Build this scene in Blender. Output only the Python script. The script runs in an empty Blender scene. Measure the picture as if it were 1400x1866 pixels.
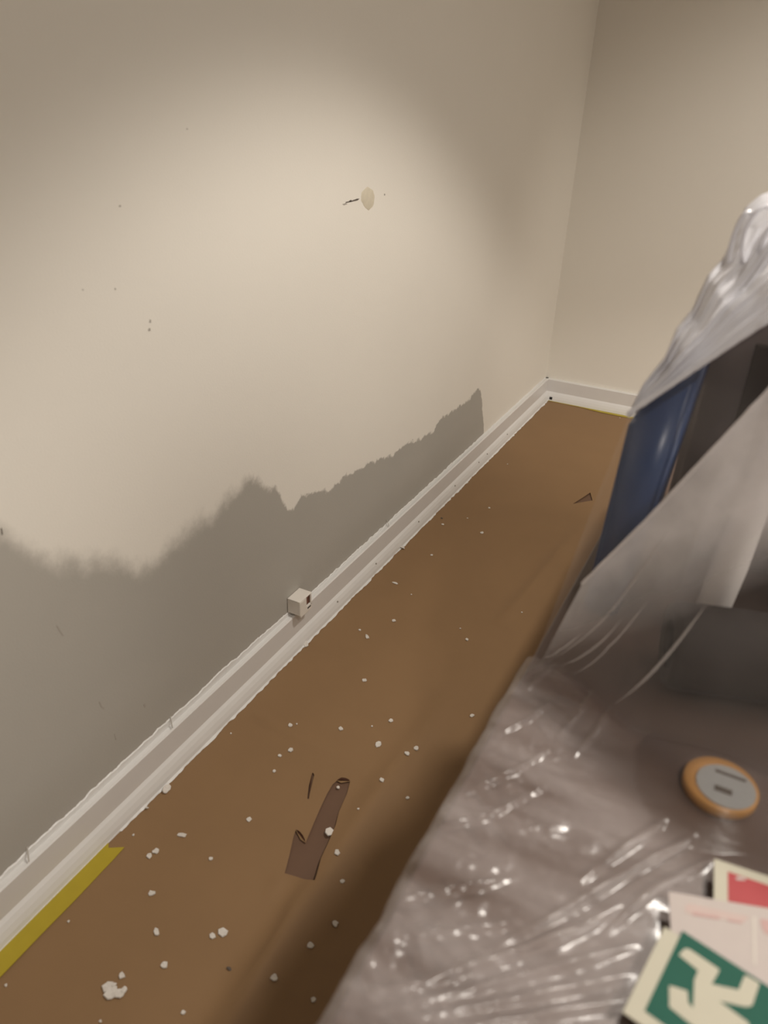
import bpy, bmesh, math, random
from mathutils import Vector, Matrix, noise, geometry

random.seed(7)
scene = bpy.context.scene
COL = scene.collection

# ------------------------------------------------------------------ measured data (metres; left wall x=0, back wall y=0, floor z=0)
CAM_R = [[0.885882, 0.462675, 0.033822], [0.248292, -0.411293, -0.877034], [-0.391872, 0.785347, -0.479236]]
CAM_C = [1.00433, -3.86448, 1.4]
FLAKES = [(0.1462, -1.7619, 's'), (0.1142, -1.9807, 'e'), (0.1891, -2.0124, 't'), (0.2035, -2.1644, 'm'), (0.137, -2.2559, 's'), (0.1703, -2.2727, 'e'), (0.3928, -2.0982, 't'), (0.43, -2.1373, 'm'), (0.2544, -2.4419, 'm'), (0.3877, -2.5423, 'm'), (0.2909, -2.6302, 'm'), (0.3544, -2.5833, 't'), (0.1742, -2.6811, 'm'), (0.1864, -2.6698, 't'), (0.2221, -2.7506, 'm'), (0.2091, -2.778, 's'), (0.2248, -2.8234, 's'), (0.3963, -2.6298, 'l'), (0.4875, -2.6028, 'm'), (0.4751, -2.6319, 'm'), (0.4628, -2.7362, 'm'), (0.5604, -2.4239, 'm'), (0.5313, -2.7409, 's'), (0.2535, -2.9627, 'm'), (0.0633, -2.7763, 't'), (0.3788, -2.7924, 's'), (0.4243, -2.9064, 'l'), (0.4703, -2.9517, 'm'), (0.5089, -2.9952, 's'), (0.541, -3.0771, 'm'), (0.5234, -3.1372, 'm'), (0.4999, -3.2223, 'm'), (0.5789, -3.2158, 's'), (0.4543, -2.8322, 't'), (0.1348, -3.1216, 'm'), (0.1302, -3.1361, 'm'), (0.1554, -3.064, 'e'), (0.2443, -3.0801, 's'), (0.1933, -3.1972, 'm'), (0.2568, -3.2535, 'e'), (0.3647, -3.1929, 'L'), (0.3515, -3.2088, 'm'), (0.3115, -3.2942, 'm'), (0.2578, -3.3449, 'm'), (0.3948, -3.3413, 's'), (0.0659, -3.1139, 't'), (0.0965, -3.317, 't'), (0.0929, -3.4537, 't'), (0.2816, -3.4191, 't'), (0.0918, -1.5439, 'm'), (0.2394, -1.5262, 'm'), (0.1956, -1.3312, 's'), (0.1536, -1.4531, 't'), (0.1198, -0.9087, 't'), (0.5284, -1.93, 't'), (0.4234, -0.0805, 't')]
BASE_CHIPS = [(0.0344, -2.3923), (0.0451, -2.9886), (0.0383, -1.7754), (0.0435, -3.0484)]
CLUSTER = (0.2648, -3.3758)
CRUMBS = [(0.0696, -1.5037), (0.4173, -3.243)]
STAIN = [(-3.2027, 0.7836), (-3.1621, 0.7327), (-3.1359, 0.6998), (-3.1171, 0.6788), (-3.1023, 0.681), (-3.091, 0.6772), (-3.0668, 0.6553), (-3.0307, 0.6407), (-3.0002, 0.6221), (-2.9694, 0.5957), (-2.9442, 0.5707), (-2.919, 0.566), (-2.9001, 0.557), (-2.8414, 0.5683), (-2.7975, 0.5769), (-2.7482, 0.5868), (-2.7069, 0.5756), (-2.6363, 0.5965), (-2.5951, 0.5998), (-2.5629, 0.6062), (-2.5279, 0.5801), (-2.5159, 0.5603), (-2.4554, 0.5252), (-2.4288, 0.476), (-2.4127, 0.4462), (-2.3825, 0.4322), (-2.3502, 0.452), (-2.3044, 0.445), (-2.2484, 0.4254), (-2.1984, 0.4071), (-2.1371, 0.416), (-2.0794, 0.4116), (-1.9773, 0.3976), (-1.867, 0.3805), (-1.8118, 0.3649), (-1.7066, 0.3687), (-1.5955, 0.3463), (-1.477, 0.3312), (-1.4327, 0.3587), (-1.2771, 0.3507), (-1.1369, 0.3467), (-1.0528, 0.3648), (-1.0152, 0.3606), (-0.9712, 0.2635), (-0.9197, 0.1417)]
WALLMARKS = {'patch': [(-2.0162, 1.1889), (-1.9862, 1.1776), (-1.9763, 1.1623), (-1.9812, 1.1414), (-2.0074, 1.1306), (-2.0314, 1.1421), (-2.0493, 1.1593), (-2.0473, 1.1784)], 's1': [(-2.058, 1.1639), (-2.0693, 1.1649), (-2.0995, 1.1624), (-2.1265, 1.1622), (-2.1264, 1.1597), (-2.0995, 1.1599), (-2.0663, 1.1608)], 's2': [(-2.1264, 1.1597), (-2.1423, 1.1587), (-2.1343, 1.1554), (-2.1183, 1.1565)], 's3': [(-2.0996, 1.1649), (-2.1104, 1.1633), (-2.1049, 1.1603), (-2.0967, 1.1609)], 'm1': [(-2.8334, 1.0113), (-2.8355, 1.0067), (-2.8301, 1.0055), (-2.8293, 1.0104)], 'm1b': [(-2.8282, 1.0261), (-2.8305, 1.0206), (-2.8264, 1.0197), (-2.8256, 1.0245)], 'm2': [(-3.1431, 0.5465), (-3.1389, 0.5316), (-3.1335, 0.5156), (-3.132, 0.5171), (-3.1362, 0.5323), (-3.1407, 0.5462)], 'm3': [(-3.0851, 0.3211), (-3.0824, 0.3045), (-3.0758, 0.2933), (-3.075, 0.2971), (-3.0794, 0.305), (-3.0823, 0.3203)], 'm4': [(-2.9763, 0.2265), (-2.9733, 0.2146), (-2.9694, 0.2178), (-2.9714, 0.2257)], 'm5': [(-3.0631, 0.2152), (-3.0618, 0.197), (-3.0597, 0.1998), (-3.0616, 0.2154)], 'm6': [(-2.8686, 1.2226), (-2.869, 1.2201), (-2.8654, 1.2198), (-2.865, 1.2223)], 'm7': [(-2.6872, 1.3324), (-2.6874, 1.3307), (-2.6845, 1.3306), (-2.6843, 1.3324)], 'm8': [(-1.9243, 1.1647), (-1.924, 1.1607), (-1.9177, 1.1601), (-1.918, 1.1642)], 'm9': [(-2.9016, 1.0948), (-2.9021, 1.0921), (-2.8996, 1.0917), (-2.8992, 1.0943)], 'm10': [(-2.9703, 1.1054), (-2.9706, 1.1037), (-2.9684, 1.1033), (-2.9681, 1.105)], 'm11': [(-3.2035, 0.7761), (-3.2042, 0.7644), (-3.2022, 0.7644), (-3.2014, 0.7761)]}
TEAR = [(0.366, -2.7758), (0.3781, -2.7764), (0.3934, -2.7623), (0.4045, -2.7942), (0.4151, -2.8491), (0.4273, -2.8838), (0.4364, -2.9264), (0.4455, -2.9743), (0.4587, -3.0104), (0.4633, -3.0261), (0.4404, -3.029), (0.4143, -3.0293), (0.3953, -3.0327), (0.381, -2.9953), (0.3629, -2.9516), (0.3578, -2.9354), (0.3799, -2.95), (0.3935, -2.9518), (0.3897, -2.9351), (0.382, -2.9009), (0.3742, -2.8635), (0.3659, -2.8194), (0.363, -2.7904)]
SLIT = [(0.3045, -2.7824), (0.3113, -2.7861), (0.3276, -2.8284), (0.3377, -2.8511), (0.3344, -2.8529), (0.3176, -2.8196)]
CREASES = [[(0.0431, -2.6838), (0.1397, -2.7007), (0.3063, -2.7112)], [(0.4498, -3.0294), (0.4613, -3.1286), (0.4675, -3.1914), (0.4632, -3.2684)], [(0.3921, -3.0359), (0.4, -3.1045)], [(0.4837, -2.0331), (0.5106, -1.8277), (0.5469, -1.29)]]
DTEAR = [(0.4697, -1.1228), (0.5041, -0.9913), (0.529, -1.0544)]
SIGN1 = [(1.0489, -3.3673), (1.032, -3.4582)]
S1_G = [(1.0636, -3.3636), (1.0473, -3.4489), (1.0588, -3.4517), (1.1342, -3.3792)]
MAN = [(1.0678, -3.3797), (1.0719, -3.3783), (1.0966, -3.3844), (1.0964, -3.3872), (1.0924, -3.4005), (1.1128, -3.3947), (1.116, -3.3795), (1.1196, -3.379), (1.1278, -3.3806), (1.1239, -3.4029), (1.1197, -3.4064), (1.0997, -3.412), (1.122, -3.4182), (1.129, -3.4301), (1.1048, -3.4452), (1.0925, -3.4442), (1.0815, -3.4418), (1.0644, -3.4364), (1.0613, -3.4191), (1.066, -3.4176), (1.0755, -3.4162), (1.0776, -3.4256), (1.0816, -3.4281), (1.0791, -3.4039), (1.0808, -3.3941), (1.0642, -3.3881)]
SIGN2 = [(1.0465, -3.3256), (1.1303, -3.2988), (1.054, -3.3602)]
S2_BAND = [(1.0624, -3.333), (1.064, -3.3406), (1.1114, -3.3248), (1.1166, -3.3155), (1.0654, -3.3293)]
S2_TXT = [(1.0695, -3.3363), (1.0919, -3.3291), (1.0918, -3.3324), (1.0695, -3.3399), (1.0988, -3.3279), (1.1113, -3.3238), (1.1106, -3.3265), (1.0986, -3.3303)]
S2_RED = [(1.1248, -3.3135), (1.1263, -3.3204), (1.1296, -3.3267), (1.1414, -3.3232), (1.1406, -3.3074)]
S2_LINE = [(1.1185, -3.3145), (1.1206, -3.3136), (1.125, -3.3608), (1.1232, -3.3616)]
SIGN3 = [(1.0806, -3.2623), (1.1289, -3.2577), (1.0855, -3.3076)]
S3_RED = [(1.0939, -3.2713), (1.0976, -3.305), (1.141, -3.291), (1.1398, -3.2673)]
S3_SW = [(1.1009, -3.2756), (1.1037, -3.2723), (1.1105, -3.2708), (1.1097, -3.2736), (1.1031, -3.277)]
RIDGES = [([(0.9092, -3.458), (0.9544, -3.3948), (1.0226, -3.2867), (1.1237, -3.139)], 0.009, 0.006), ([(0.8953, -3.1673), (0.9088, -3.1067), (0.9255, -3.0015)], 0.007, 0.004), ([(0.9206, -3.1874), (0.9331, -3.1357), (0.949, -3.0437)], 0.007, 0.004), ([(0.8383, -3.107), (0.8471, -3.0656), (0.8678, -3.0085)], 0.006, 0.004), ([(0.8165, -3.1076), (0.8451, -3.0348), (0.8749, -2.9486)], 0.006, 0.005), ([(0.8222, -3.5463), (0.8734, -3.5056), (0.9231, -3.4543), (0.9792, -3.392), (1.0129, -3.3425)], 0.01, 0.008), ([(0.8493, -3.539), (0.9159, -3.4875), (0.9908, -3.4171), (1.0304, -3.3784)], 0.008, 0.006), ([(0.8769, -3.5337), (0.9548, -3.4739), (1.0317, -3.4083)], 0.008, 0.006), ([(0.9032, -3.527), (0.971, -3.48), (1.0361, -3.4295)], 0.007, 0.006), ([(0.8097, -3.4548), (0.8544, -3.4173), (0.9172, -3.3625)], 0.007, 0.006), ([(0.8203, -3.4852), (0.8829, -3.4449), (0.9363, -3.4035)], 0.006, 0.008), ([(0.9704, -3.3398), (0.9998, -3.2812), (1.0413, -3.2036)], 0.007, 0.006), ([(0.8326, -3.2954), (0.8693, -3.2396), (0.8919, -3.1891)], 0.006, 0.005), ([(0.824, -3.349), (0.8688, -3.3082), (0.9064, -3.2367)], 0.006, 0.006), ([(0.8301, -3.2042), (0.8554, -3.1588), (0.8733, -3.1044)], 0.006, 0.005), ([(1.0056, -3.3774), (1.0372, -3.3095), (1.0803, -3.2511)], 0.006, 0.006)]
HEM1 = [(0.8684, -2.91, 1.0565), (0.8752, -2.912, 1.0659), (0.9132, -2.915, 1.1083), (0.9531, -2.915, 1.1514), (0.9946, -2.915, 1.1956), (1.0286, -2.915, 1.2317)]
HEM2 = [(0.8668, -3.012, 0.858), (0.8815, -3.01, 0.885), (0.9253, -3.0, 0.9632), (0.9719, -2.985, 1.0534), (1.0139, -2.97, 1.1333), (1.0412, -2.965, 1.1894)]
SIL = [(0.8665, -2.9, 1.0558), (0.8745, -2.89, 1.0894), (0.8923, -2.88, 1.1253), (0.897, -2.87, 1.1579), (0.9089, -2.85, 1.179), (0.9162, -2.84, 1.2208), (0.9274, -2.82, 1.2383), (0.9318, -2.81, 1.2628), (0.9365, -2.79, 1.2922), (0.9489, -2.78, 1.3059), (0.9672, -2.77, 1.3145), (0.9996, -2.77, 1.3259)]
PAPERROLL = [(1.0259, -2.84, 0.791), (1.0431, -2.79, 0.9768)]


# ------------------------------------------------------------------ camera
cam = bpy.data.cameras.new('camera')
cam.sensor_fit = 'VERTICAL'; cam.sensor_height = 36.0; cam.lens = 1400.0/1866.0*36.0
cam.clip_start = 0.01
cam.dof.use_dof = True; cam.dof.focus_distance = 2.6; cam.dof.aperture_fstop = 3.6
camo = bpy.data.objects.new('camera', cam); COL.objects.link(camo)
r0, r1, r2 = [Vector(r) for r in CAM_R]
m = Matrix((r0, -r1, -r2)).transposed().to_4x4(); m.translation = Vector(CAM_C)
camo.matrix_world = m
scene.camera = camo

# ------------------------------------------------------------------ world, lamps, exposure
w = bpy.data.worlds.new('world'); scene.world = w; w.use_nodes = True
w.node_tree.nodes['Background'].inputs[0].default_value = (0.9, 0.85, 0.8, 1)
w.node_tree.nodes['Background'].inputs[1].default_value = 0.0
CEIL = 2.6
def downlight(name, x, y, watts, half, blend, rad, col):
    l = bpy.data.lights.new(name, 'SPOT'); l.energy = watts; l.color = col
    l.spot_size = math.radians(2*half); l.spot_blend = blend; l.shadow_soft_size = rad
    o = bpy.data.objects.new(name, l); o.location = (x, y, CEIL-0.04); COL.objects.link(o)
def panel(name, x, y, sx, sy, watts, col):
    l = bpy.data.lights.new(name, 'AREA'); l.shape = 'RECTANGLE'; l.size = sx; l.size_y = sy; l.energy = watts; l.color = col
    o = bpy.data.objects.new(name, l); o.location = (x, y, CEIL-0.03); COL.objects.link(o)
WARM = (1.0, 0.93, 0.845)
downlight('ceiling_downlight_and_fill', 1.40, -2.34, 114, 53.5, 0.30, 0.06, WARM)
downlight('ceiling_downlight_and_fill', 1.70, -4.05, 80, 54, 0.45, 0.06, WARM)  # fill lamp added behind the camera to brighten the plastic film
panel('added_ambient_fill', 3.4, -2.6, 1.4, 2.0, 64, (1.0, 0.95, 0.88))  # added area lamp, supplies soft ambient light for the room
sp = bpy.data.lights.new('added_back_wall_fill', 'SPOT'); sp.energy = 125; sp.color = WARM; sp.spot_size = math.radians(56); sp.spot_blend = 1.0; sp.shadow_soft_size = 0.08
spo = bpy.data.objects.new('added_back_wall_fill', sp); COL.objects.link(spo); spo.location = (2.3, -2.0, CEIL-0.08)  # added lamp without a known fixture, brightens the back wall
spo.rotation_euler = (Vector((1.0, 0.0, 0.55))-spo.location).to_track_quat('-Z', 'Y').to_euler()
scene.view_settings.view_transform = 'Standard'; scene.view_settings.look = 'None'
scene.view_settings.gamma = 1.0; scene.view_settings.use_curve_mapping = False
scene.view_settings.exposure = -0.02

# ------------------------------------------------------------------ materials
def new_mat(name):
    mt = bpy.data.materials.new(name); mt.use_nodes = True
    nt = mt.node_tree
    return mt, nt, nt.nodes['Principled BSDF']
def node(nt, kind, **kw):
    n = nt.nodes.new(kind)
    for k, v in kw.items(): setattr(n, k, v)
    return n
def solid(name, c, rough=0.6, var=0.08, scale=30.0, bump=0.0, bscale=200.0, spec=0.4):
    mt, nt, b = new_mat(name)
    tc = node(nt, 'ShaderNodeTexCoord')
    n = node(nt, 'ShaderNodeTexNoise'); n.inputs['Scale'].default_value = scale; n.inputs['Detail'].default_value = 4
    nt.links.new(tc.outputs['Object'], n.inputs['Vector'])
    mx = node(nt, 'ShaderNodeMix', data_type='RGBA')
    mx.inputs[6].default_value = tuple(x*(1-var) for x in c)+(1,); mx.inputs[7].default_value = tuple(min(1, x*(1+var)) for x in c)+(1,)
    nt.links.new(n.outputs['Fac'], mx.inputs[0]); nt.links.new(mx.outputs[2], b.inputs['Base Color'])
    b.inputs['Roughness'].default_value = rough; b.inputs['Specular IOR Level'].default_value = spec
    if bump:
        n2 = node(nt, 'ShaderNodeTexNoise'); n2.inputs['Scale'].default_value = bscale; n2.inputs['Detail'].default_value = 3
        nt.links.new(tc.outputs['Object'], n2.inputs['Vector'])
        bp = node(nt, 'ShaderNodeBump'); bp.inputs['Strength'].default_value = bump; bp.inputs['Distance'].default_value = 0.001
        nt.links.new(n2.outputs['Fac'], bp.inputs['Height']); nt.links.new(bp.outputs[0], b.inputs['Normal'])
    return mt

WALL_C = (0.76, 0.725, 0.655)
M_wall = solid('wall_paint', WALL_C, 0.75, 0.02, 1.5, 0.25, 260, 0.25)
M_ceil = solid('ceiling_paint', (0.78, 0.75, 0.70), 0.8, 0.02, 2.0)

# left wall: cream paint with a ragged damp/unpainted band along its foot
def wall_left_mat():
    mt, nt, b = new_mat('wall_paint_with_damp_band')
    L = nt.links.new
    tc = node(nt, 'ShaderNodeTexCoord'); sp = node(nt, 'ShaderNodeSeparateXYZ'); L(tc.outputs['Object'], sp.inputs[0])
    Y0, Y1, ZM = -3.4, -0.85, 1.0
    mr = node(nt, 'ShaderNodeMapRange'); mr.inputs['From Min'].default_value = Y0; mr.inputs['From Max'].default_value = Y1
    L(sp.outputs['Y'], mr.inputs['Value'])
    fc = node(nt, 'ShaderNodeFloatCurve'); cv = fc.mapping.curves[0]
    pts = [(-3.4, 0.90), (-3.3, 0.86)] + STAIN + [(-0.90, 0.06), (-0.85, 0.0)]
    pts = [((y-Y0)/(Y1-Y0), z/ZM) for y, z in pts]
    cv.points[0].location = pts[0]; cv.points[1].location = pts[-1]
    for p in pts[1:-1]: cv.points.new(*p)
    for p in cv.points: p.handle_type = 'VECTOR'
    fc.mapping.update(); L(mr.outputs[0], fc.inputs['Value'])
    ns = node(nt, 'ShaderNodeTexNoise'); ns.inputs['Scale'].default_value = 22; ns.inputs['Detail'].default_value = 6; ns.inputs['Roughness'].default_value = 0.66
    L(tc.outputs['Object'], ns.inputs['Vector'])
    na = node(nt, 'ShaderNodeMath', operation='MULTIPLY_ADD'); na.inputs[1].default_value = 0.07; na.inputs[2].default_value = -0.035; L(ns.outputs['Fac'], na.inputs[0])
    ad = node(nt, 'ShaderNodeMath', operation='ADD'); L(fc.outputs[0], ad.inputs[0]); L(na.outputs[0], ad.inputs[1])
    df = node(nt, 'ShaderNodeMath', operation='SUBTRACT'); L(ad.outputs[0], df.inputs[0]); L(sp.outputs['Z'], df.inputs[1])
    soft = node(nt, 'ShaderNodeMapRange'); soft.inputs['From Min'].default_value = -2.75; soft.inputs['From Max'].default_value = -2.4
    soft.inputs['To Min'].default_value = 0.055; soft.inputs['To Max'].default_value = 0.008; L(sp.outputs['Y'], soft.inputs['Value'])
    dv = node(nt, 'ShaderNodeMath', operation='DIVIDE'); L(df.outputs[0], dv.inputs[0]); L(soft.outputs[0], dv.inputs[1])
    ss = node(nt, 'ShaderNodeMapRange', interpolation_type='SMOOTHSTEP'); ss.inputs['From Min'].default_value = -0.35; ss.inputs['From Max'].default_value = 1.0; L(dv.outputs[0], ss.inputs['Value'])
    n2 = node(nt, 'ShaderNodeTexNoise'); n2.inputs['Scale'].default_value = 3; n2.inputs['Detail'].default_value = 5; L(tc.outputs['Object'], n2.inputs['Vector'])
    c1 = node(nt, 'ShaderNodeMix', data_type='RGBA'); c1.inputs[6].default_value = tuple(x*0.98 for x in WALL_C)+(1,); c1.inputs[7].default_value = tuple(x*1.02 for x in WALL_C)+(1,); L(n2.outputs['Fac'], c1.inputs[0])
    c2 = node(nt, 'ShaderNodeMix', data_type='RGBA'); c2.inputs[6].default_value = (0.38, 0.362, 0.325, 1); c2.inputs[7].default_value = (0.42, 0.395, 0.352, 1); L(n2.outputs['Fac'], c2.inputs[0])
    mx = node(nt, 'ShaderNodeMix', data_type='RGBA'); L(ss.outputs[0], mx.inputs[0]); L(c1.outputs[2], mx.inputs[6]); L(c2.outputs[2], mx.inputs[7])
    L(mx.outputs[2], b.inputs['Base Color']); b.inputs['Roughness'].default_value = 0.75; b.inputs['Specular IOR Level'].default_value = 0.25
    n3 = node(nt, 'ShaderNodeTexNoise'); n3.inputs['Scale'].default_value = 240; L(tc.outputs['Object'], n3.inputs['Vector'])
    bp = node(nt, 'ShaderNodeBump'); bp.inputs['Strength'].default_value = 0.25; bp.inputs['Distance'].default_value = 0.001
    L(n3.outputs['Fac'], bp.inputs['Height']); L(bp.outputs[0], b.inputs['Normal'])
    return mt
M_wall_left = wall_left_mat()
M_base = solid('white_gloss_paint', (0.66, 0.64, 0.62), 0.35, 0.03, 20)
M_lit_brushed = solid('lit_and_brushed_white_gloss', (0.71, 0.70, 0.68), 0.32, 0.03, 20)  # brushed-on paint, also carries the painted highlight of strip and lip
M_paper = solid('brown_floor_paper', (0.25, 0.150, 0.073), 0.62, 0.07, 6, 0.3, 500, 0.3)
M_floor = solid('reddish_floor', (0.135, 0.075, 0.045), 0.6, 0.12, 10)
M_papertorn = solid('torn_paper_edge', (0.16, 0.07, 0.045), 0.8, 0.1, 60)
M_flake = solid('paint_flake', (0.64, 0.60, 0.55), 0.6, 0.06, 200)
M_tape = solid('yellow_tape', (0.41, 0.315, 0.022), 0.45, 0.06, 40)
M_black = solid('black_plastic', (0.012, 0.012, 0.013), 0.5)
M_mark = solid('dark_scuff', (0.10, 0.08, 0.065), 0.8)
M_pencil = solid('soft_scuff', (0.36, 0.33, 0.29), 0.8)
M_fill = solid('filler', (0.60, 0.545, 0.43), 0.8, 0.12, 60)
M_clip = solid('cream_plastic', (0.74, 0.70, 0.64), 0.4, 0.04, 60)
M_table = solid('brown_laminate', (0.105, 0.068, 0.053), 0.35, 0.2, 8)
M_leg = solid('grey_metal', (0.25, 0.25, 0.25), 0.4)
M_blue = solid('blue_plastic', (0.03, 0.07, 0.19), 0.30, 0.12, 12)
M_dark = solid('dark_brown_casing', (0.20, 0.165, 0.16), 0.45, 0.12, 12)
M_roll = solid('dark_roll', (0.026, 0.019, 0.017), 0.75, 0.15, 30)
M_white = solid('white_paper', (0.82, 0.78, 0.76), 0.7, 0.03, 30)
M_orange = solid('orange_tape', (0.44, 0.22, 0.06), 0.5, 0.08, 30)
M_core = solid('grey_card', (0.33, 0.33, 0.325), 0.6, 0.05, 60)
M_card = solid('cardboard', (0.38, 0.22, 0.11), 0.8, 0.08, 30)
M_cream = solid('cream_sign_plastic', (0.43, 0.405, 0.325), 0.6, 0.03, 60, spec=0.12)
M_green = solid('green_sign_ink', (0.018, 0.085, 0.060), 0.6, 0.05, 60, spec=0.12)
M_pale = solid('pale_sign_plastic', (0.42, 0.37, 0.345), 0.6, 0.03, 60, spec=0.12)
M_red = solid('red_sign_ink', (0.33, 0.055, 0.058), 0.45, 0.08, 40, spec=0.12)
M_pink = solid('pink_sign_ink', (0.44, 0.345, 0.315), 0.5, 0.05, 60, spec=0.12)
M_pinkd = solid('faded_red_print', (0.42, 0.28, 0.26), 0.5, 0.05, 60, spec=0.12)
M_greyl = solid('grey_print', (0.50, 0.46, 0.41), 0.5, 0.05, 60, spec=0.12)

def plastic(name, haze, tint, rough=0.16, bump=0.5, edge=0.35, scale=60, patchy=0.5, gloss=0.8, zr=None, axis=(0, 0, 1), streak=False):
    """thin polythene: see-through, milky where it scatters, glossy on top"""
    mt = bpy.data.materials.new(name); mt.use_nodes = True
    nt = mt.node_tree; nt.nodes.clear(); L = nt.links.new
    out = node(nt, 'ShaderNodeOutputMaterial')
    tc = node(nt, 'ShaderNodeTexCoord')
    n1 = node(nt, 'ShaderNodeTexNoise'); n1.inputs['Scale'].default_value = scale; n1.inputs['Detail'].default_value = 5; n1.inputs['Distortion'].default_value = 1.2
    L(tc.outputs['Object'], n1.inputs['Vector'])
    bp = node(nt, 'ShaderNodeBump'); bp.inputs['Strength'].default_value = bump; bp.inputs['Distance'].default_value = 0.004
    L(n1.outputs['Fac'], bp.inputs['Height'])
    tr = node(nt, 'ShaderNodeBsdfTransparent'); tr.inputs[0].default_value = (0.97, 0.965, 0.96, 1)
    df = node(nt, 'ShaderNodeBsdfDiffuse'); df.inputs[0].default_value = tint+(1,)
    tl = node(nt, 'ShaderNodeBsdfTranslucent'); tl.inputs[0].default_value = tint+(1,)
    gl = node(nt, 'ShaderNodeBsdfGlossy'); gl.inputs['Roughness'].default_value = rough; gl.inputs[0].default_value = (1, 1, 1, 1)
    for q in (gl,): L(bp.outputs[0], q.inputs['Normal'])
    mk = node(nt, 'ShaderNodeMixShader'); mk.inputs[0].default_value = 0.3; L(df.outputs[0], mk.inputs[1]); L(tl.outputs[0], mk.inputs[2])
    lw = node(nt, 'ShaderNodeLayerWeight'); lw.inputs[0].default_value = 0.35
    n2 = node(nt, 'ShaderNodeTexNoise'); n2.inputs['Scale'].default_value = 9; n2.inputs['Detail'].default_value = 4
    mpn = node(nt, 'ShaderNodeMapping'); mpn.inputs['Rotation'].default_value = (0, 0, -0.5)
    mpn.inputs['Scale'].default_value = (0.45, 2.0, 1.0) if streak else (1, 1, 1)
    L(tc.outputs['Object'], mpn.inputs['Vector']); L(mpn.outputs[0], n2.inputs['Vector'])
    h0 = node(nt, 'ShaderNodeMapRange'); h0.inputs['From Min'].default_value = 0.35; h0.inputs['From Max'].default_value = 0.65
    h0.inputs['To Min'].default_value = haze*(1-patchy); h0.inputs['To Max'].default_value = haze*(1+patchy); L(n2.outputs['Fac'], h0.inputs['Value'])
    h = node(nt, 'ShaderNodeMath', operation='MULTIPLY_ADD', use_clamp=True); h.inputs[1].default_value = edge
    L(lw.outputs['Facing'], h.inputs[0])
    if zr:      # film gathered double towards its upper hem, single near the table
        sz = node(nt, 'ShaderNodeVectorMath', operation='DOT_PRODUCT'); L(tc.outputs['Object'], sz.inputs[0]); sz.inputs[1].default_value = axis
        zz = node(nt, 'ShaderNodeMapRange'); zz.inputs['From Min'].default_value = zr[0]; zz.inputs['From Max'].default_value = zr[1]
        zz.inputs['To Min'].default_value = zr[2]; zz.inputs['To Max'].default_value = 1.0; L(sz.outputs['Value'], zz.inputs['Value'])
        mm = node(nt, 'ShaderNodeMath', operation='MULTIPLY'); L(h0.outputs[0], mm.inputs[0]); L(zz.outputs[0], mm.inputs[1]); L(mm.outputs[0], h.inputs[2])
    else: L(h0.outputs[0], h.inputs[2])
    m1 = node(nt, 'ShaderNodeMixShader'); L(h.outputs[0], m1.inputs[0]); L(tr.outputs[0], m1.inputs[1]); L(mk.outputs[0], m1.inputs[2])
    fr = node(nt, 'ShaderNodeFresnel'); fr.inputs['IOR'].default_value = 1.5; L(bp.outputs[0], fr.inputs['Normal'])
    m2 = node(nt, 'ShaderNodeMixShader'); gw = node(nt, 'ShaderNodeMath', operation='MULTIPLY'); gw.inputs[1].default_value = gloss; L(fr.outputs[0], gw.inputs[0]); L(gw.outputs[0], m2.inputs[0]); L(m1.outputs[0], m2.inputs[1]); L(gl.outputs[0], m2.inputs[2])
    L(m2.outputs[0], out.inputs['Surface'])
    return mt
PT = (0.80, 0.735, 0.72)
M_pl_desk = plastic('clear_polythene_on_table', 0.165, PT, 0.20, 0.10, 0.08, 40, 0.75, 0.5, (0.0, 0.13, 0.12), (-1, -1, 0), True)
M_pl_thin = plastic('clear_polythene_single', 0.05, PT, 0.20, 0.1, 0.06, 30, 0.5, 0.5)
M_pl_front = plastic('clear_polythene_double', 0.78, (0.82, 0.775, 0.765), 0.25, 0.1, 0.06, 25, 0.2, 0.4, (0.10, 0.21, 0.04), (-0.9, 0, 1))
M_pl_crease = plastic('creased_polythene', 0.22, PT, 0.25, 0.1, 0.10, 25, 0.3, 0.5)
M_pl_top = plastic('milky_polythene_bunched', 0.97, (0.93, 0.93, 0.97), 0.30, 0.1, 0.15, 30, 0.05, 0.4)

# ------------------------------------------------------------------ mesh helpers
def obj(name, bm, mat, parent=None, smooth=False, kind=None):
    bmesh.ops.recalc_face_normals(bm, faces=bm.faces)
    me = bpy.data.meshes.new(name); bm.to_mesh(me); bm.free()
    if smooth:
        for p in me.polygons: p.use_smooth = True
    me.materials.append(mat)
    o = bpy.data.objects.new(name, me); COL.objects.link(o)
    if parent: o.parent = parent
    if kind: o['kind'] = kind
    return o
def tag(o, label, cat, group=None):
    o['label'] = label; o['category'] = cat
    if group: o['group'] = group
    return o
def thing(name, label, cat, loc=(0, 0, 0), group=None):
    o = bpy.data.objects.new(name, None); COL.objects.link(o); o.location = loc; o.empty_display_size = 0.05
    return tag(o, label, cat, group)
def part(name, bm, mat, root, smooth=False):
    bmesh.ops.translate(bm, verts=bm.verts, vec=-Vector(root.location))
    return obj(name, bm, mat, root, smooth)
def add_box(bm, a, b, bevel=0.0, seg=2):
    r = bmesh.ops.create_cube(bm, size=1.0); vs = r['verts']
    for v in vs:
        v.co = Vector([a[i] + (v.co[i]+0.5)*(b[i]-a[i]) for i in range(3)])
    if bevel:
        es = list({e for v in vs for e in v.link_edges})
        bmesh.ops.bevel(bm, geom=es, offset=bevel, segments=seg, affect='EDGES', profile=0.5)
def box(a, b, bevel=0.0, seg=2):
    bm = bmesh.new(); add_box(bm, a, b, bevel, seg); return bm
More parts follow.
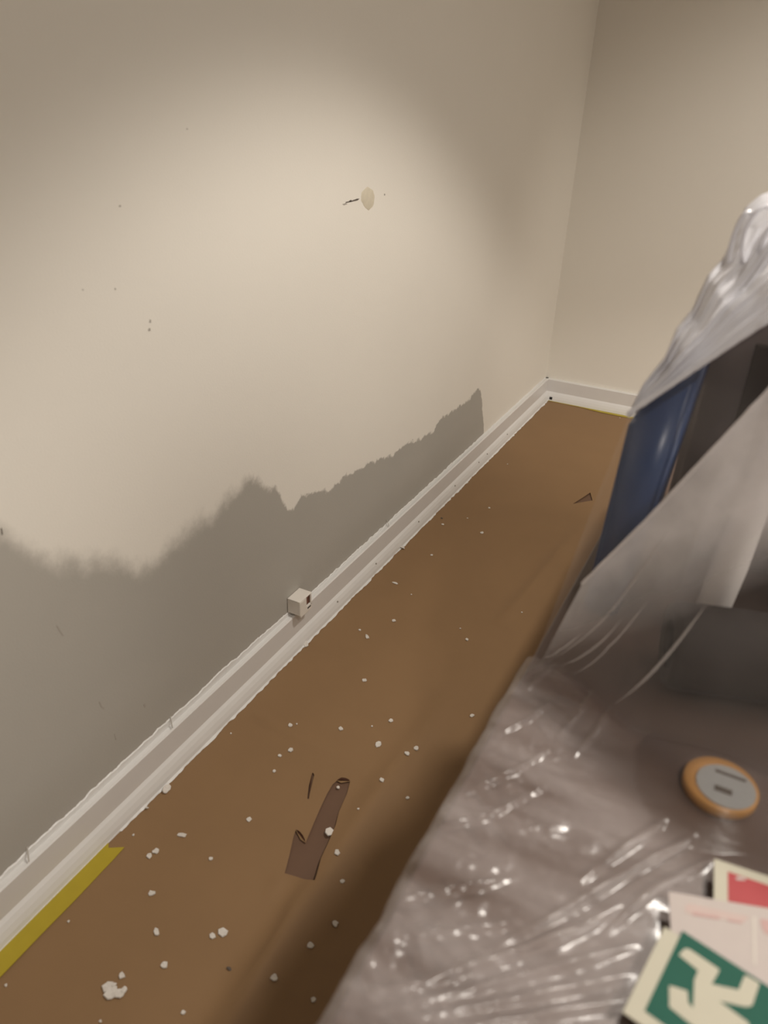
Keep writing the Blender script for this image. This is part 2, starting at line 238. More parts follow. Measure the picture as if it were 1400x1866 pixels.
def prism_poly(pts3, n, t):
    """closed outline (3D points) extruded by t along n"""
    bm = bmesh.new(); n = Vector(n)
    f = bm.faces.new([bm.verts.new(p) for p in pts3])
    r = bmesh.ops.extrude_face_region(bm, geom=[f])
    bmesh.ops.translate(bm, verts=[v for v in r['geom'] if isinstance(v, bmesh.types.BMVert)], vec=n*t)
    bmesh.ops.triangulate(bm, faces=[f for f in bm.faces if len(f.verts) > 4])
    return bm
def extrude_profile(prof, p0, p1, out, caps=True):
    """profile (d along 'out', z) swept from p0 to p1"""
    bm = bmesh.new(); out = Vector(out)
    A = [bm.verts.new(Vector(p0)+out*d+Vector((0, 0, z))) for d, z in prof]
    B = [bm.verts.new(Vector(p1)+out*d+Vector((0, 0, z))) for d, z in prof]
    k = len(prof)
    for i in range(k):
        bm.faces.new((A[i], A[(i+1) % k], B[(i+1) % k], B[i]))
    if caps: bm.faces.new(A); bm.faces.new(B)
    return bm
def lathe(prof, axis_p, axis_d, seg=32):
    """profile (r, h) round an axis"""
    bm = bmesh.new(); d = Vector(axis_d).normalized(); u = d.orthogonal().normalized(); v = d.cross(u)
    rows = []
    for r, h in prof:
        rows.append([bm.verts.new(Vector(axis_p)+d*h+(u*math.cos(2*math.pi*i/seg)+v*math.sin(2*math.pi*i/seg))*r) for i in range(seg)])
    for a, b in zip(rows, rows[1:]):
        for i in range(seg):
            bm.faces.new((a[i], a[(i+1) % seg], b[(i+1) % seg], b[i]))
    return bm, rows
def lerp_poly(pts, t):
    """point at parameter t (0..1 by index length) on a 3D polyline"""
    P = [Vector(p) for p in pts]
    ds = [0.0]
    for a, b in zip(P, P[1:]): ds.append(ds[-1]+(b-a).length)
    s = t*ds[-1]
    for i in range(len(P)-1):
        if s <= ds[i+1] or i == len(P)-2:
            f = (s-ds[i])/max(1e-9, ds[i+1]-ds[i]); return P[i].lerp(P[i+1], f)
def seg_dist(x, y, pts):
    best = 1e9; bt = 0; n = len(pts)-1
    for i in range(n):
        ax, ay = pts[i]; bx, by = pts[i+1]
        dx, dy = bx-ax, by-ay
        t = max(0, min(1, ((x-ax)*dx+(y-ay)*dy)/(dx*dx+dy*dy+1e-12)))
        d = math.hypot(x-ax-dx*t, y-ay-dy*t)
        if d < best: best = d; bt = (i+t)/n
    return best, bt

# ------------------------------------------------------------------ the room shell
XR, YF = 4.4, -6.6
def struct(name, bm, mat, smooth=False):
    return obj(name, bm, mat, None, smooth, 'structure')
struct('floor', box((-0.1, YF-0.1, -0.06), (XR+0.1, 0.1, -0.004)), M_floor)
struct('ceiling', box((-0.1, YF-0.1, CEIL), (XR+0.1, 0.1, CEIL+0.08)), M_ceil)
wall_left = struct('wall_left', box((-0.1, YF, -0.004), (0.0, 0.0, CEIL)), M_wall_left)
struct('wall_back', box((-0.1, 0.0, -0.004), (XR+0.1, 0.1, CEIL)), M_wall)
struct('wall_right', box((XR, YF, -0.004), (XR+0.1, 0.0, CEIL)), M_wall)
struct('wall_front', box((-0.1, YF-0.1, -0.004), (XR+0.1, YF, CEIL)), M_wall)

# marks on the left wall
for k, pts in WALLMARKS.items():
    if k == 'patch':
        cy = sum(p[0] for p in pts)/len(pts); cz = sum(p[1] for p in pts)/len(pts)
        bm = bmesh.new(); c = bm.verts.new((0.0016, cy, cz)); ring = []; N = 36
        for i in range(N):
            t = i/N*len(pts); a = pts[int(t)]; b = pts[(int(t)+1) % len(pts)]; f = t-int(t)
            j = 1+0.05*noise.noise(Vector((i*0.7, 3, 1)))
            ring.append((cy+(a[0]+(b[0]-a[0])*f-cy)*j, cz+(a[1]+(b[1]-a[1])*f-cz)*j))
        mid = [bm.verts.new((0.0014, cy+(y-cy)*0.8, cz+(z-cz)*0.8)) for y, z in ring]
        edge = [bm.verts.new((0.0, y, z)) for y, z in ring]
        for i in range(N):
            bm.faces.new((c, mid[i], mid[(i+1) % N])); bm.faces.new((mid[i], edge[i], edge[(i+1) % N], mid[(i+1) % N]))
        o = obj('filler_patch', bm, M_fill, wall_left, True); o['label'] = 'beige filler patch on the bright wall'
    else:
        obj('scuff_mark', prism_poly([(0.0, y, z) for y, z in pts], (1, 0, 0), 0.0005), M_mark if k in ('s1', 's3', 'm11') else M_pencil, wall_left)

# baseboards: flat board with a rounded shoe strip at its foot
BH, BT = 0.117, 0.017
prof = [(0, 0), (0.033, 0), (0.0335, 0.006), (0.0315, 0.019), (0.0275, 0.032), (0.0225, 0.043), (BT, 0.051), (BT, BH-0.004), (BT-0.003, BH), (0, BH)]
bl = struct('baseboard_left', extrude_profile(prof, (0, YF, -0.004), (0, 0, -0.004), (1, 0, 0)), M_base)
bb = struct('baseboard_back', extrude_profile(prof, (0.0, 0, -0.004), (XR, 0, -0.004), (0, -1, 0)), M_base)
for b_ in (bl, bb):                     # lamp highlight on shoe strip and top lip put into a lighter colour
    b_.data.materials.append(M_lit_brushed)
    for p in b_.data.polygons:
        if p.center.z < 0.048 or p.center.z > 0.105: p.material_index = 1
# sloppy brushed paint edge on the wall above the board, and on the paper below it
def ragged(name, parent, fn, y0, y1, n, mat):
    bm = bmesh.new(); prev = None
    for i in range(n+1):
        y = y0+(y1-y0)*i/n
        a, b, c, d = [bm.verts.new(p) for p in fn(y)]
        if prev:
            for k in range(3): bm.faces.new((prev[k], prev[k+1], (a, b, c, d)[k+1], (a, b, c, d)[k]))
        prev = (a, b, c, d)
    return obj(name, bm, mat, parent)
def up_edge(y):
    amt = 0.008+0.014*max(0, min(1, (-2.2-y)/0.4))*max(0.25, min(1, (y+3.5)/0.4))
    h = BH-0.004+amt*(0.75+0.35*noise.noise(Vector((y*9, 0, 0))))+0.005*noise.noise(Vector((y*45, 5, 0)))+0.002*noise.noise(Vector((y*160, 2, 0)))
    h = max(h, BH-0.003)
    return ((0.0, y, BH-0.006), (0.004, y, BH-0.006), (0.0025, y, h-0.002), (0.0, y, h))
ragged('paint_edge', bl, up_edge, -3.9, -0.02, 900, M_lit_brushed)
def lo_edge(y):
    d = 0.0335+0.004+0.005*noise.noise(Vector((y*14, 1, 7)))+0.004*noise.noise(Vector((y*50, 3, 0)))
    if y < -3.12: d = 0.0345
    d = max(d, 0.034)
    return ((0.024, y, 0.0005), (0.024, y, 0.010), (0.0335, y, 0.004), (d, y, 0.0009))
ragged('paint_smear', bl, lo_edge, -3.9, -0.03, 900, M_lit_brushed)
# cracks in the painted edge, nail specks on the shoe strip, little hole in the back board
for y, dz in ((-2.905, 0), (-2.36, 0.0), (-1.83, 0.0), (-3.30, 0)):
    obj('crack', prism_poly([(0.0, y-0.001, BH+0.016), (0.0, y+0.002, BH+0.016), (BT, y-0.012, BH+0.0004), (BT, y-0.015, BH+0.0004)], (0, 0, 1), 0.0006), M_pencil, bl)
for y in (-1.95, -1.62, -1.28, -0.92, -0.66, -2.2, -1.02):
    b_ = bmesh.new(); bmesh.ops.create_uvsphere(b_, u_segments=8, v_segments=5, radius=0.003)
    bmesh.ops.translate(b_, verts=b_.verts, vec=(0.0265+0.001, y, 0.031)); obj('nail_speck', b_, M_pencil, bl)
obj('nail_hole', box((0.040, -0.033, 0.007), (0.056, -0.026, 0.022), 0.002), M_black, bb)['label'] = 'small black hole in the back baseboard'

# ------------------------------------------------------------------ floor paper, torn open in places
def paper_h(x, y):
    z = 0.0
    d = abs(x-(0.474+0.006*math.sin(y*5)))
    fade = max(0, min(1, (-2.25-y)/0.5))
    z += 0.016*fade*math.exp(-(d/0.032)**2)
    for i, cr in enumerate(CREASES):
        q, t = seg_dist(x, y, cr)
        if q < 0.08:
            k = (0.003, 0.008, 0.003, 0.014)[i]
            z += k*math.exp(-(q/(0.012, 0.009, 0.010, 0.026)[i])**2)*min(1, 4*t, 4*(1-t)+0.1)
    z += 0.0012*noise.noise(Vector((x*5, y*4, 0)))+0.0004*noise.noise(Vector((x*25, y*25, 3)))
    ed = min((x-0.03)/0.03, 1)
    return max(0.0, z*max(0, ed)) if ed < 1 else z
def inside(x, y, poly):
    c = False; n = len(poly); j = n-1
    for i in range(n):
        xi, yi = poly[i]; xj, yj = poly[j]
        if (yi > y) != (yj > y) and x < (xj-xi)*(y-yi)/(yj-yi)+xi: c = not c
        j = i
    return c
px, py = [], []
x = 0.029
while x < 1.7: px.append(x); x += 0.0125 if x < 0.75 else 0.06
y = -4.3
while y < -0.03: py.append(y); y += 0.0125 if y > -3.5 and y < -1.2 else 0.03
py.append(-0.03)
pts = []; holes = [TEAR, SLIT, DTEAR]
for yy in py:
    for xx in px:
        q = min(seg_dist(xx, yy, h+[h[0]])[0] for h in holes)
        if q > 0.004: pts.append(Vector((xx, yy)))
edges = []
for h in holes:
    s = len(pts); k = len(h)
    pts += [Vector(p) for p in h]; edges += [(s+i, s+(i+1) % k) for i in range(k)]
vs, es, fs, *_ = geometry.delaunay_2d_cdt(pts, edges, [], 0, 1e-6)
bm = bmesh.new(); bv = [bm.verts.new((v.x, v.y, 0.0+paper_h(v.x, v.y))) for v in vs]
for f in fs:
    cx = sum(vs[i].x for i in f)/3; cy = sum(vs[i].y for i in f)/3
    if any(inside(cx, cy, h) for h in holes): continue
    try: bm.faces.new([bv[i] for i in f])
    except ValueError: pass
paper = obj('floor_paper', bm, M_paper, None, True)
tag(paper, 'brown protective paper sheet covering the whole floor, torn near the front', 'floor paper')
# curled scraps standing at the tears
def curl(p0, p1, w, h, name='torn_flap'):
    bm = bmesh.new(); a = Vector((*p0, 0.002)); b = Vector((*p1, 0.002)); d = (b-a); n = Vector((-d.y, d.x, 0)).normalized()
    rows = []
    for i in range(7):
        t = i/6; k = math.sin(math.pi*t)**0.7
        row = []
        for j in range(5):
            s = j/4
            row.append(bm.verts.new(a+d*t+n*w*k*s*math.cos(s*1.2)+Vector((0, 0, h*k*math.sin(s*1.4)+0.001*noise.noise(Vector((t*9, s*9, p0[0]*50)))))))
        rows.append(row)
    for r, q in zip(rows, rows[1:]):
        for j in range(4): bm.faces.new((r[j], r[j+1], q[j+1], q[j]))
    bmesh.ops.solidify(bm, geom=bm.faces[:], thickness=0.0004)
    return obj(name, bm, M_papertorn, paper, True)
curl(TEAR[0], TEAR[2], 0.009, 0.006)
curl(TEAR[15], TEAR[17], 0.006, 0.006)
curl(TEAR[9], TEAR[8], 0.006, 0.004)
curl(SLIT[3], SLIT[0], 0.003, 0.004)

# yellow tape along the left and back boards
def strip(pts_in, pts_out, t, z):
    P = [(x, y, z) for x, y in pts_in]+[(x, y, z) for x, y in reversed(pts_out)]
    return prism_poly(P, (0, 0, 1), t)
ys = [-3.9+i*0.03 for i in range(26)]
ti = [(0.030, y) for y in ys if y < -3.15]; to = [(0.073+0.0015*noise.noise(Vector((y*9, 0, 0))), y) for y in ys if y < -3.15]
ti += [(0.031, -3.150), (0.044, -3.162)]; to += [(0.071, -3.145)]
t1 = obj('masking_tape', strip(ti, to, 0.0012, 0.0012), M_tape)
tag(t1, 'yellow tape strip on floor paper along the left baseboard, cut end at lower left', 'tape')
xs = [0.02+i*0.03 for i in range(22)]
hw = lambda x: 0.004+0.018*max(0, min(1, (x-0.2)/0.12))+0.002*noise.noise(Vector((x*20, 0, 0)))
t2 = obj('masking_tape', strip([(x, -0.034) for x in xs], [(x, -0.035-hw(x)) for x in xs], 0.0012, 0.0012), M_tape)
tag(t2, 'narrow yellow tape strip along the back baseboard beyond the paper', 'tape')

# ------------------------------------------------------------------ paint flakes
def flake_bm(sz, seed, el=1.0):
    rnd = random.Random(seed); bm = bmesh.new(); n = rnd.randint(6, 9)
    ang = sorted(i/n*2*math.pi+rnd.uniform(-0.25, 0.25) for i in range(n)); ro = rnd.uniform(0, 6.28)
    top, bot = [], []
    for a in ang:
        r = sz*0.5*rnd.uniform(0.65, 1.1); x, y = r*math.cos(a)*el, r*math.sin(a)/math.sqrt(el)
        X, Y = x*math.cos(ro)-y*math.sin(ro), x*math.sin(ro)+y*math.cos(ro)
        lift = rnd.uniform(0, 0.25)*sz
        top.append(bm.verts.new((X*0.9, Y*0.9, 0.0018+lift*0.5))); bot.append(bm.verts.new((X, Y, 0.0002+lift*0.4)))
    c = bm.verts.new((0, 0, 0.0026))
    for i in range(n):
        j = (i+1) % n
        bm.faces.new((c, top[i], top[j])); bm.faces.new((top[i], bot[i], bot[j], top[j]))
    bm.faces.new(list(reversed(bot)))
    return bm
def floor_z(x, y): return paper_h(x, y)
SZ = {'t': 0.006, 's': 0.010, 'm': 0.0145, 'e': 0.014, 'l': 0.023, 'L': 0.024}
BANDS = ((-3.2, 'at the front edge of the paper'), (-2.98, 'level with the cut end of the yellow tape'), (-2.8, 'level with the torn hole'), (-2.55, 'just beyond the torn hole'), (-2.05, 'level with the trunking stub'), (9, 'on the far part of the paper'))
ORD = 'first second third fourth fifth sixth seventh eighth ninth tenth eleventh twelfth thirteenth fourteenth fifteenth sixteenth'.split()
def band(y): return next(i for i, (lim, _) in enumerate(BANDS) if y < lim)
def where(x, y):
    b_ = band(y); row = sorted(f[0] for f in FLAKES if band(f[1]) == b_)
    return 'paint flake %s, %s from left wall' % (BANDS[b_][1], ORD[row.index(x)])
for i, (x, y, k) in enumerate(FLAKES):
    o = obj('paint_flake', flake_bm(SZ[k], 100+i, 1.7 if k == 'e' else 1.0), M_flake)
    o.location = (x, y, floor_z(x, y)+0.0005)
    if k == 'l' and y > -2.8: tag(o, 'largest white paint flake in the middle of the brown paper', 'paint flake')
    elif k == 'l': tag(o, 'white paint flake lying on the torn hole of the brown paper', 'paint flake')
    elif k == 'L': tag(o, 'long white paint flake beside a smaller one, left of the paper crease', 'paint flake')
    else: tag(o, where(x, y), 'paint flake', 'small paint flakes scattered over the floor paper')
for i, ((x, y), lb) in enumerate(zip(BASE_CHIPS, ('small white paint chip below the cable clip at the baseboard foot', 'white paint chip curling at the baseboard foot above the yellow tape', 'spiky white paint chip at the baseboard foot halfway to the corner', 'thin white paint chip at the baseboard foot beside the yellow tape end'))):
    o = obj('paint_chip', flake_bm(0.02 if i < 3 else 0.009, 300+i, 1.4), M_flake); o.location = (max(x, 0.036), y, 0.004); o.rotation_euler = (0.3, 0.25, i)
    tag(o, lb, 'paint chip')
t = thing('paint_chip', 'biggest crumbled white plaster chip at the lower left of the paper', 'paint chip', (*CLUSTER, 0.001))
for i in range(5):
    o = obj('fragment', flake_bm((0.027, 0.022, 0.020, 0.014, 0.010)[i], 400+i), M_flake, t)
    o.location = ((0, -0.014, 0.012, 0.016, -0.006)[i], (0, 0.004, 0.006, 0.014, 0.012)[i], 0.0005*i)
for i, ((x, y), lb) in enumerate(zip(CRUMBS, ('small dark crumb beside a white flake near the baseboard', 'dark crumb on the paper left of the crease at the front'))):
    o = obj('crumb', flake_bm(0.009, 500+i, 1.5), M_mark); o.location = (x, y, floor_z(x, y)+0.001); o.rotation_euler = (0.3, 0.5, 0.4); tag(o, lb, 'crumb')

# ------------------------------------------------------------------ little cable-trunking stub on the board
t = thing('cable_trunking_stub', 'small cream plastic trunking stub with open end above the left baseboard', 'trunking', (0.0, -2.40, BH))
x0, x1, y0, y1, z0, z1 = 0.0012, 0.042, -2.428, -2.368, 0.122, 0.172
bm = bmesh.new(); add_box(bm, (x0, y0, z1-0.004), (x1, y1, z1), 0.0012); part('top_panel', bm, M_clip, t)
bm = bmesh.new(); add_box(bm, (x0, y0, z0+0.004), (x1, y0+0.004, z1-0.0042), 0.001); part('end_panel', bm, M_clip, t)
bm = bmesh.new(); add_box(bm, (x1-0.004, y0+0.0042, z0-0.004), (x1, y1-0.026, z1-0.0042), 0.001)
add_box(bm, (x1-0.004, y1-0.006, z0+0.010), (x1, y1, z1-0.0042), 0.001); add_box(bm, (x1-0.004, y1-0.027, z0-0.004), (x1, y1, z0+0.0155), 0.001); part('front_panel', bm, M_clip, t)
bm = bmesh.new(); add_box(bm, (x1-0.0045, y1-0.022, z0+0.0055), (x1+0.0004, y1-0.006, z0+0.010)); part('slot', bm, M_black, t)
bm = bmesh.new(); add_box(bm, (x1-0.013, y1-0.024, z0+0.014), (x1-0.006, y1-0.002, z1-0.004)); o = part('dark_core', bm, M_papertorn, t)

# ------------------------------------------------------------------ long table along the room
TZ, TX0, TX1, TY0, TY1 = 0.73, 0.822, 1.62, -3.74, -1.45
t = thing('long_table', 'long brown laminate table standing under clear plastic sheeting', 'table', (1.2, -2.6, 0))
part('tabletop', box((TX0, TY0, TZ-0.028), (TX1, TY1, TZ), 0.003), M_table, t)
for lx in (TX0+0.10, TX1-0.10):
    for ly in (TY0+0.10, TY1-0.10):
        part('leg', box((lx-0.02, ly-0.02, 0.0012), (lx+0.02, ly+0.02, TZ-0.0285), 0.003), M_leg, t)
part('apron', box((TX0+0.09, TY0+0.125, TZ-0.10), (TX0+0.11, TY1-0.125, TZ-0.0285), 0.002), M_leg, t)

# things on the table under the sheet
t = thing('blue_storage_box', 'upright blue plastic box under the sheet at left of the covered pile', 'box', (0.89, -2.79, TZ))
def tapered(a0, b0, a1, b1, bev, slope=0):
    bm = bmesh.new(); r = bmesh.ops.create_cube(bm, size=1.0)
    for v in r['verts']:
        lo, hi = ((a0, b0) if v.co.z < 0 else (a1, b1))
        v.co = Vector((lo[0] if v.co.x < 0 else hi[0], lo[1] if v.co.y < 0 else hi[1], lo[2]))
    bmesh.ops.bevel(bm, geom=bm.edges[:], offset=bev, segments=3, affect='EDGES')
    if slope:
        for v in bm.verts:
            if v.co.z > a1[2]-0.03 or a0[2] > 1.0: v.co.z += (v.co.x-a1[0])*slope
    return bm
part('body', tapered((0.853, -2.885, TZ+0.001), (0.902, -2.66, 0), (0.8655, -2.885, 1.035), (0.936, -2.66, 0), 0.006, 1.05), M_blue, t, True)
t = thing('dark_cabinet', 'dark brown boxy equipment case standing under the sheet behind the roll', 'case', (1.2, -2.6, TZ))
part('casing', tapered((0.912, -2.64, TZ+0.001), (1.5, -2.40, 0), (0.922, -2.63, 1.14), (1.5, -2.46, 0), 0.012), M_dark, t, True)
part('front_panel', box((0.985, -2.649, 0.80), (1.46, -2.6405, 1.10), 0.003), M_roll, t)
for k in range(4): part('foot', box((0.96+0.5*(k % 2), -2.62+0.15*(k//2), TZ), (0.99+0.5*(k % 2), -2.59+0.15*(k//2), TZ+0.002)), M_black, t)
# dark hollow roll lying along the table
RD = Vector((0.96, 0.28, 0)).normalized(); RC = Vector((0.985, -2.985, TZ+0.058))
t = thing('dark_roll', 'dark hollow roll lying across the table under the sheet', 'roll', (RC.x, RC.y, TZ))
bm, rows = lathe([(0.030, 0.02), (0.031, 0.0), (0.034, -0.003), (0.052, -0.003), (0.056, 0.002), (0.057, 0.01), (0.057, 0.26), (0.03, 0.26)], RC, RD, 40)
bm.faces.new(rows[-1]); part('wound_layers', bm, M_roll, t, True)
bm, rows = lathe([(0.027, 0.24), (0.027, 0.002), (0.0295, 0.002), (0.0295, 0.24)], RC, RD, 32); part('core', bm, M_black, t, True)
# rolled white paper leaning behind it
a, b = Vector(PAPERROLL[0]), Vector(PAPERROLL[1])
d = (b-a).normalized(); a0 = a-d*((a.z-TZ-0.012)/d.z)
t = thing('rolled_paper', 'white rolled paper leaning behind the dark roll under the sheet', 'paper roll', (a0.x, a0.y, TZ))
bm, rows = lathe([(0.008, 0.02), (0.019, 0.0), (0.022, 0.002), (0.024, 0.1), (0.017, 0.29), (0.015, 0.29), (0.010, 0.26)], a0, d, 28)
part('sheet', bm, M_white, t, True)
bm, rows = lathe([(0.0252, 0.13), (0.0252, 0.15)], a0, d, 28)
# roll of orange tape with grey label lying flat
t = thing('tape_roll', 'orange adhesive tape roll with grey label disc lying under the sheet', 'tape roll', (1.076, -3.150, TZ))
bm, rows = lathe([(0.020, 0.001), (0.038, 0.001), (0.0395, 0.004), (0.0395, 0.013), (0.038, 0.015), (0.020, 0.015), (0.020, 0.001)], (1.076, -3.150, TZ), (0, 0, 1), 40); part('tape', bm, M_orange, t, True)
bm, rows = lathe([(0.0002, 0.0165), (0.031, 0.0165), (0.031, 0.0155), (0.0002, 0.0155)], (1.081, -3.154, TZ), (0, 0, 1), 40); part('label_disc', bm, M_core, t)
bm = box((1.068, -3.138, TZ+0.0166), (1.100, -3.134, TZ+0.0171)); part('print_line', bm, M_mark, t)
bm = box((1.070, -3.166, TZ+0.0166), (1.088, -3.158, TZ+0.0171)); part('print_line', bm, M_mark, t)
# cardboard box at the right
t = thing('cardboard_box', 'plain cardboard box on the table beside the dark roll, under the sheet', 'box', (1.2, -2.84, TZ))
part('body', box((1.125, -2.79, TZ), (1.34, -2.67, TZ+0.18), 0.002), M_card, t)
part('flap', box((1.127, -2.788, TZ+0.1802), (1.338, -2.732, TZ+0.182)), M_card, t)
part('flap', box((1.127, -2.728, TZ+0.1802), (1.338, -2.672, TZ+0.182)), M_card, t)

# ------------------------------------------------------------------ the polythene sheet
sheet = thing('plastic_sheet', 'clear wrinkled plastic dust sheet draped over table and covered pile', 'dust sheet', (0.95, -3.1, 0.74))
def grid(fn, nu, nv):
    bm = bmesh.new(); rows = []
    for j in range(nv+1):
        rows.append([bm.verts.new(fn(i/nu, j/nv)) for i in range(nu+1)])
    for a, b in zip(rows, rows[1:]):
        for i in range(nu): bm.faces.new((a[i], a[i+1], b[i+1], b[i]))
    return bm
SIGN_C = (1.13, -3.36)
def desk_z(x, y):
    n1 = noise.noise(Vector((x*14+y*6, y*22-x*10, 1)))
    n2 = 1-abs(noise.noise(Vector((x*30+9, y*46+x*14, 4))))*2
    n3 = 1-abs(noise.noise(Vector((x*70+3, y*80-x*30, 8))))*2
    left = max(0, min(1, (1.0-x)/0.16))
    z = 0.004+0.003*(n1+1)+(0.0004+0.0012*left)*n2+(0.0001+0.0006*left)*n3
    for pts, h, s in RIDGES:
        q, tt = seg_dist(x, y, pts)
        s *= 0.62
        if q < s*4: z += 0.62*h*math.exp(-(q/s)**2)*math.sin(math.pi*min(1, max(0, 0.04+0.92*tt)))**0.8
    # it lies over the tape roll
    q = math.hypot(x-1.076, y+3.150)
    z = max(z, 0.0195-max(0, q-0.039)*0.22) if q < 0.13 else z
    # pressed flat below the signs
    d = max(0, max(1.02-x, x-1.3, y+3.28, -3.50-y))
    f = max(0, min(1, 1-d/0.03)); z = z*(1-f)+min(z, 0.013)*f
    return TZ+max(z, 0.0012)
BACK0 = lambda x: -3.035-0.065*max(0, min(1, (x-0.87)/0.10))    # where it leaves the table top
def desk_fn(u, v):
    x = 0.812+u*0.83; y0 = -3.757
    y = y0+v*(BACK0(x)-y0)
    if u == 0: return Vector((0.806+0.004*noise.noise(Vector((y*12, 0, 2))), y, TZ-0.13))
    if u == 1: return Vector((1.640+0.004*noise.noise(Vector((y*12, 0, 6))), y, TZ-0.15))
    if v == 0: return Vector((x, y0-0.004+0.005*noise.noise(Vector((x*14, 0, 4))), TZ-0.16))
    z = desk_z(x, y)
    if x < 0.826: z -= ((0.826-x)/0.014)**2*0.010; x += 0.004*noise.noise(Vector((y*16, 0, 5)))
    if x > 1.622: z -= ((x-1.622)/0.016)**2*0.010
    if y < -3.742: z -= ((-3.742-y)/0.014)**2*0.010
    return Vector((x, y, z))
part('table_cover', grid(desk_fn, 350, 330), M_pl_desk, sheet, True)
def foot_pt(x, off=0.0):
    y = BACK0(x)+off; return Vector((x, y, desk_z(x, y)))
HEM1X = HEM1+[(1.25, -2.915, 1.39), (1.60, -2.90, 1.40)]
def rise_fn(u, v):
    top = lerp_poly(HEM1X, u); xb = 0.826+(top.x-0.868)*1.075
    bot = foot_pt(xb)
    p = bot.lerp(top, v)
    p.y -= 0.010*math.sin(math.pi*v)*min(1, 8*u)*0.4
    p += Vector((0, -1, 0.4))*0.0025*noise.noise(Vector((p.x*30-p.z*14, p.z*5, 2)))*math.sin(math.pi*v)
    return p
part('rising_layer', grid(rise_fn, 150, 60), M_pl_thin, sheet, True)
def front_fn(u, v):
    top = lerp_poly(HEM2+[(1.22, -2.95, 1.36), (1.60, -2.94, 1.37)], u); xb = 0.838+(top.x-0.8668)*1.06
    bot = foot_pt(xb, -0.012)+Vector((0, 0, 0.003))
    p = bot.lerp(top, v)
    s = math.sin(math.pi*min(1, v*1.02))
    p += Vector((0.1, -1, 0.3))*(0.004*noise.noise(Vector((p.x*34-p.z*20, p.z*3, 7)))*s)
    if v > 0.985: p.y -= 0.002
    return p
part('front_layer', grid(front_fn, 190, 80), M_pl_front, sheet, True)
def hem_tube(pts, r, n, name, mat, taper=False):
    P = [lerp_poly(pts, i/n) for i in range(n+1)]; bm = bmesh.new(); rows = []
    for i, p in enumerate(P):
        d = (P[min(n, i+1)]-P[max(0, i-1)]).normalized(); u = d.orthogonal().normalized(); w_ = d.cross(u)
        rr = r*(1+0.3*noise.noise(Vector((i*0.4, 1, 0))))*((math.sin(math.pi*i/n)+0.03) if taper else 1)
        rows.append([bm.verts.new(p+(u*math.cos(k*math.pi/4)+w_*math.sin(k*math.pi/4))*rr) for k in range(8)])
    for a, b in zip(rows, rows[1:]):
        for k in range(8): bm.faces.new((a[k], a[(k+1) % 8], b[(k+1) % 8], b[k]))
    return part(name, bm, mat, sheet, True)
hem_tube([Vector(p)+Vector((0, -0.004, 0)) for p in HEM2], 0.0022, 60, 'front_hem', M_pl_front)
# pulled creases running up from the table edge
for u0, v0, u1, v1, r_ in ((0.0, 0.03, 0.07, 0.34, 0.0013), (0.012, 0.02, 0.19, 0.78, 0.0013), (0.05, 0.02, 0.16, 0.42, 0.0014), (0.085, 0.02, 0.21, 0.50, 0.0012), (0.21, 0.04, 0.34, 0.40, 0.0018)):
    hem_tube([front_fn(u0+(u1-u0)*k/20, v0+(v1-v0)*k/20)+Vector((0, -0.002, 0.0005)) for k in range(21)], r_, 40, 'pulled_crease', M_pl_crease, True)
# bunched milky layer over the top of the pile
TOPX = SIL+[(1.12, -2.76, 1.36), (1.25, -2.76, 1.41), (1.60, -2.75, 1.42)]
def top_fn(u, v):
    a = lerp_poly(HEM1X, u)+Vector((0, -0.006, -0.003)); b = lerp_poly(TOPX, u)
    if v <= 0.7:
        s = v/0.7; p = a.lerp(b, s)
        k = math.sin(math.pi*s)
        fold = noise.noise(Vector((u*4.9, s*9.0-u*4.9, 5)))+0.6*noise.noise(Vector((u*11.5+2, s*20-u*13, 9)))+0.5*(1-2*abs(noise.noise(Vector((u*6.5, s*14-u*6.5, 2)))))
        p += Vector((0.0, -0.8, 0.5))*(0.013*fold*(0.35+k)*min(1, 10*u+0.1))
        p.y -= 0.012*k*min(1, 8*u)
        return p
    s = (v-0.7)/0.3
    return b+Vector((0.01*s, 0.34*s, -0.18*s*s-0.03*s))*min(1, 0.25+3.3*u)+Vector((0, 0, 0.004*noise.noise(Vector((u*14, s*6, 1)))))
part('bunched_layer', grid(top_fn, 200, 110), M_pl_top, sheet, True)
hem_tube([Vector(p)+Vector((0, -0.010, 0)) for p in HEM1], 0.0035, 60, 'bunched_hem', M_pl_top)
# loops of gathered film near the peak
for (cx, cz, r1_, r2_, a0_, a1_) in ((0.962, 1.268, 0.016, 0.034, 1.2, 4.9), (0.945, 1.255, 0.010, 0.040, 1.0, 3.6), (0.975, 1.262, 0.008, 0.022, 0.5, 4.6)):
    pts_ = [Vector((cx+r1_*math.cos(a0_+(a1_-a0_)*k/14), -2.842-0.012*math.sin(k*0.22), cz+r2_*math.sin(a0_+(a1_-a0_)*k/14))) for k in range(15)]
    hem_tube(pts_, 0.0028, 28, 'gathered_loop', M_pl_top)

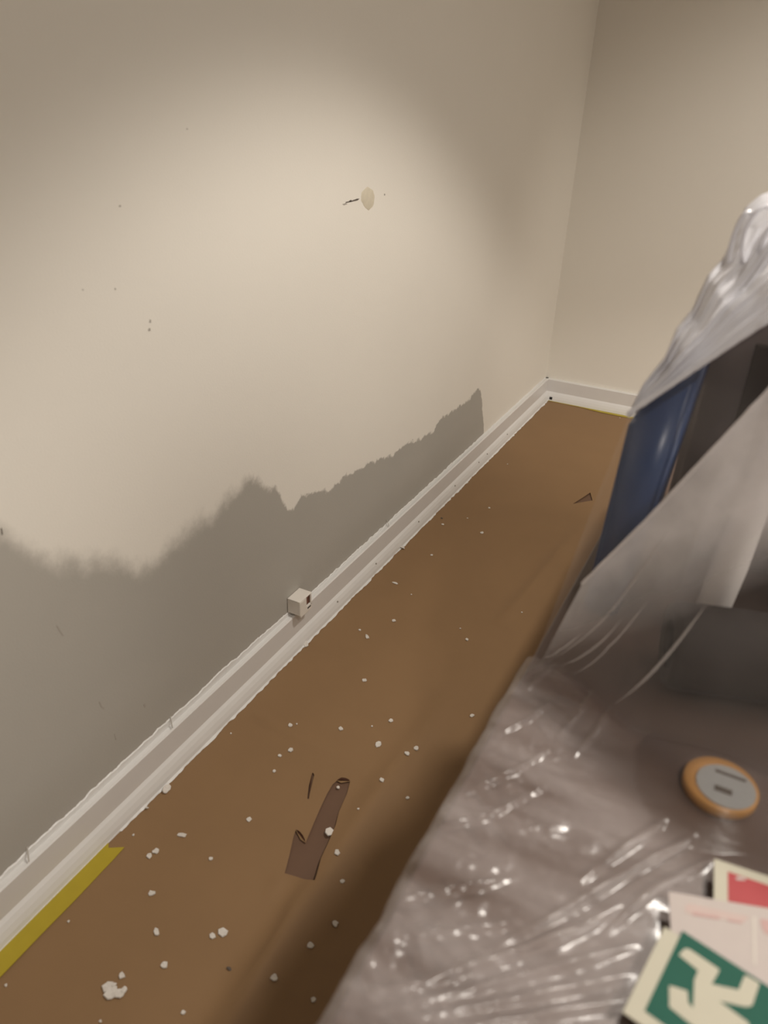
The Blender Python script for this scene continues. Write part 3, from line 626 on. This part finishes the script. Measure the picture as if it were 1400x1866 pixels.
# ------------------------------------------------------------------ the three signs on the sheet
def flat(pts, z, t): return prism_poly([(x, y, z) for x, y in pts], (0, 0, 1), t)
def quad_sign(tl, bl_, length):
    """short side from tl to bl_, long side perpendicular to it"""
    a, b = Vector(tl), Vector(bl_); d = (b-a); n = Vector((-d.y, d.x)).normalized()
    if n.x < 0: n = -n
    return [tuple(a), tuple(b), tuple(b+n*length), tuple(a+n*length)]
def sign(name, label, loc): return thing(name, label, 'sign', loc)
Z1, Z2, Z3 = 0.762, 0.757, 0.752
q = quad_sign(SIGN1[0], SIGN1[1], 0.2)
t = sign('exit_sign', 'green emergency exit sign with cream running figure on the plastic sheet', (q[0][0], q[0][1], Z1-0.002))
part('panel', flat(q, Z1-0.002, 0.0016), M_cream, t)
a, b = Vector(S1_G[0]), Vector(S1_G[1]); e = (Vector(S1_G[3])-a).normalized(); e2 = (Vector(S1_G[2])-b).normalized()
part('green_field', flat([tuple(a), tuple(b), tuple(b+e*0.168), tuple(a+e*0.168)], Z1-0.0004, 0.0003), M_green, t)
part('running_figure', flat(MAN, Z1-0.0001, 0.0003), M_cream, t)
hd = Vector(MAN[13])+Vector((0.014, -0.006))
part('figure_head', flat([(hd.x+0.009*math.cos(k*math.pi/10), hd.y+0.009*math.sin(k*math.pi/10)) for k in range(20)], Z1-0.0001, 0.0003), M_cream, t)
def para(tl, tr, bl_, lw, lh):
    a = Vector(tl); u = (Vector(tr)-a).normalized()*lw; v = (Vector(bl_)-a).normalized()*lh
    return [tuple(a), tuple(a+v), tuple(a+v+u), tuple(a+u)]
t = sign('warning_sign', 'pale sign with faded pink print, between the green sign and the red one', (*SIGN2[0], Z2-0.002))
part('panel', flat(para(*SIGN2, 0.17, 0.1), Z2-0.002, 0.0016), M_pale, t)
part('print_band', flat(S2_BAND, Z2-0.0004, 0.0002), M_pink, t)
part('print_line', flat(S2_TXT[:4], Z2-0.0002, 0.0003), M_pinkd, t)
part('print_line', flat(S2_TXT[4:], Z2-0.0002, 0.0003), M_pinkd, t)
part('print_rule', flat(S2_LINE, Z2-0.0004, 0.0003), M_greyl, t)
part('red_symbol', flat(S2_RED, Z2-0.0004, 0.0003), M_pinkd, t)
t = sign('fire_sign', 'red sign with cream border, rearmost of the three signs', (*SIGN3[0], Z3-0.002))
part('panel', flat(para(*SIGN3, 0.17, 0.12), Z3-0.002, 0.0016), M_cream, t)
part('red_field', flat(S3_RED, Z3-0.0004, 0.0002), M_red, t)
part('white_symbol', flat(S3_SW, Z3-0.0002, 0.0003), M_pale, t)
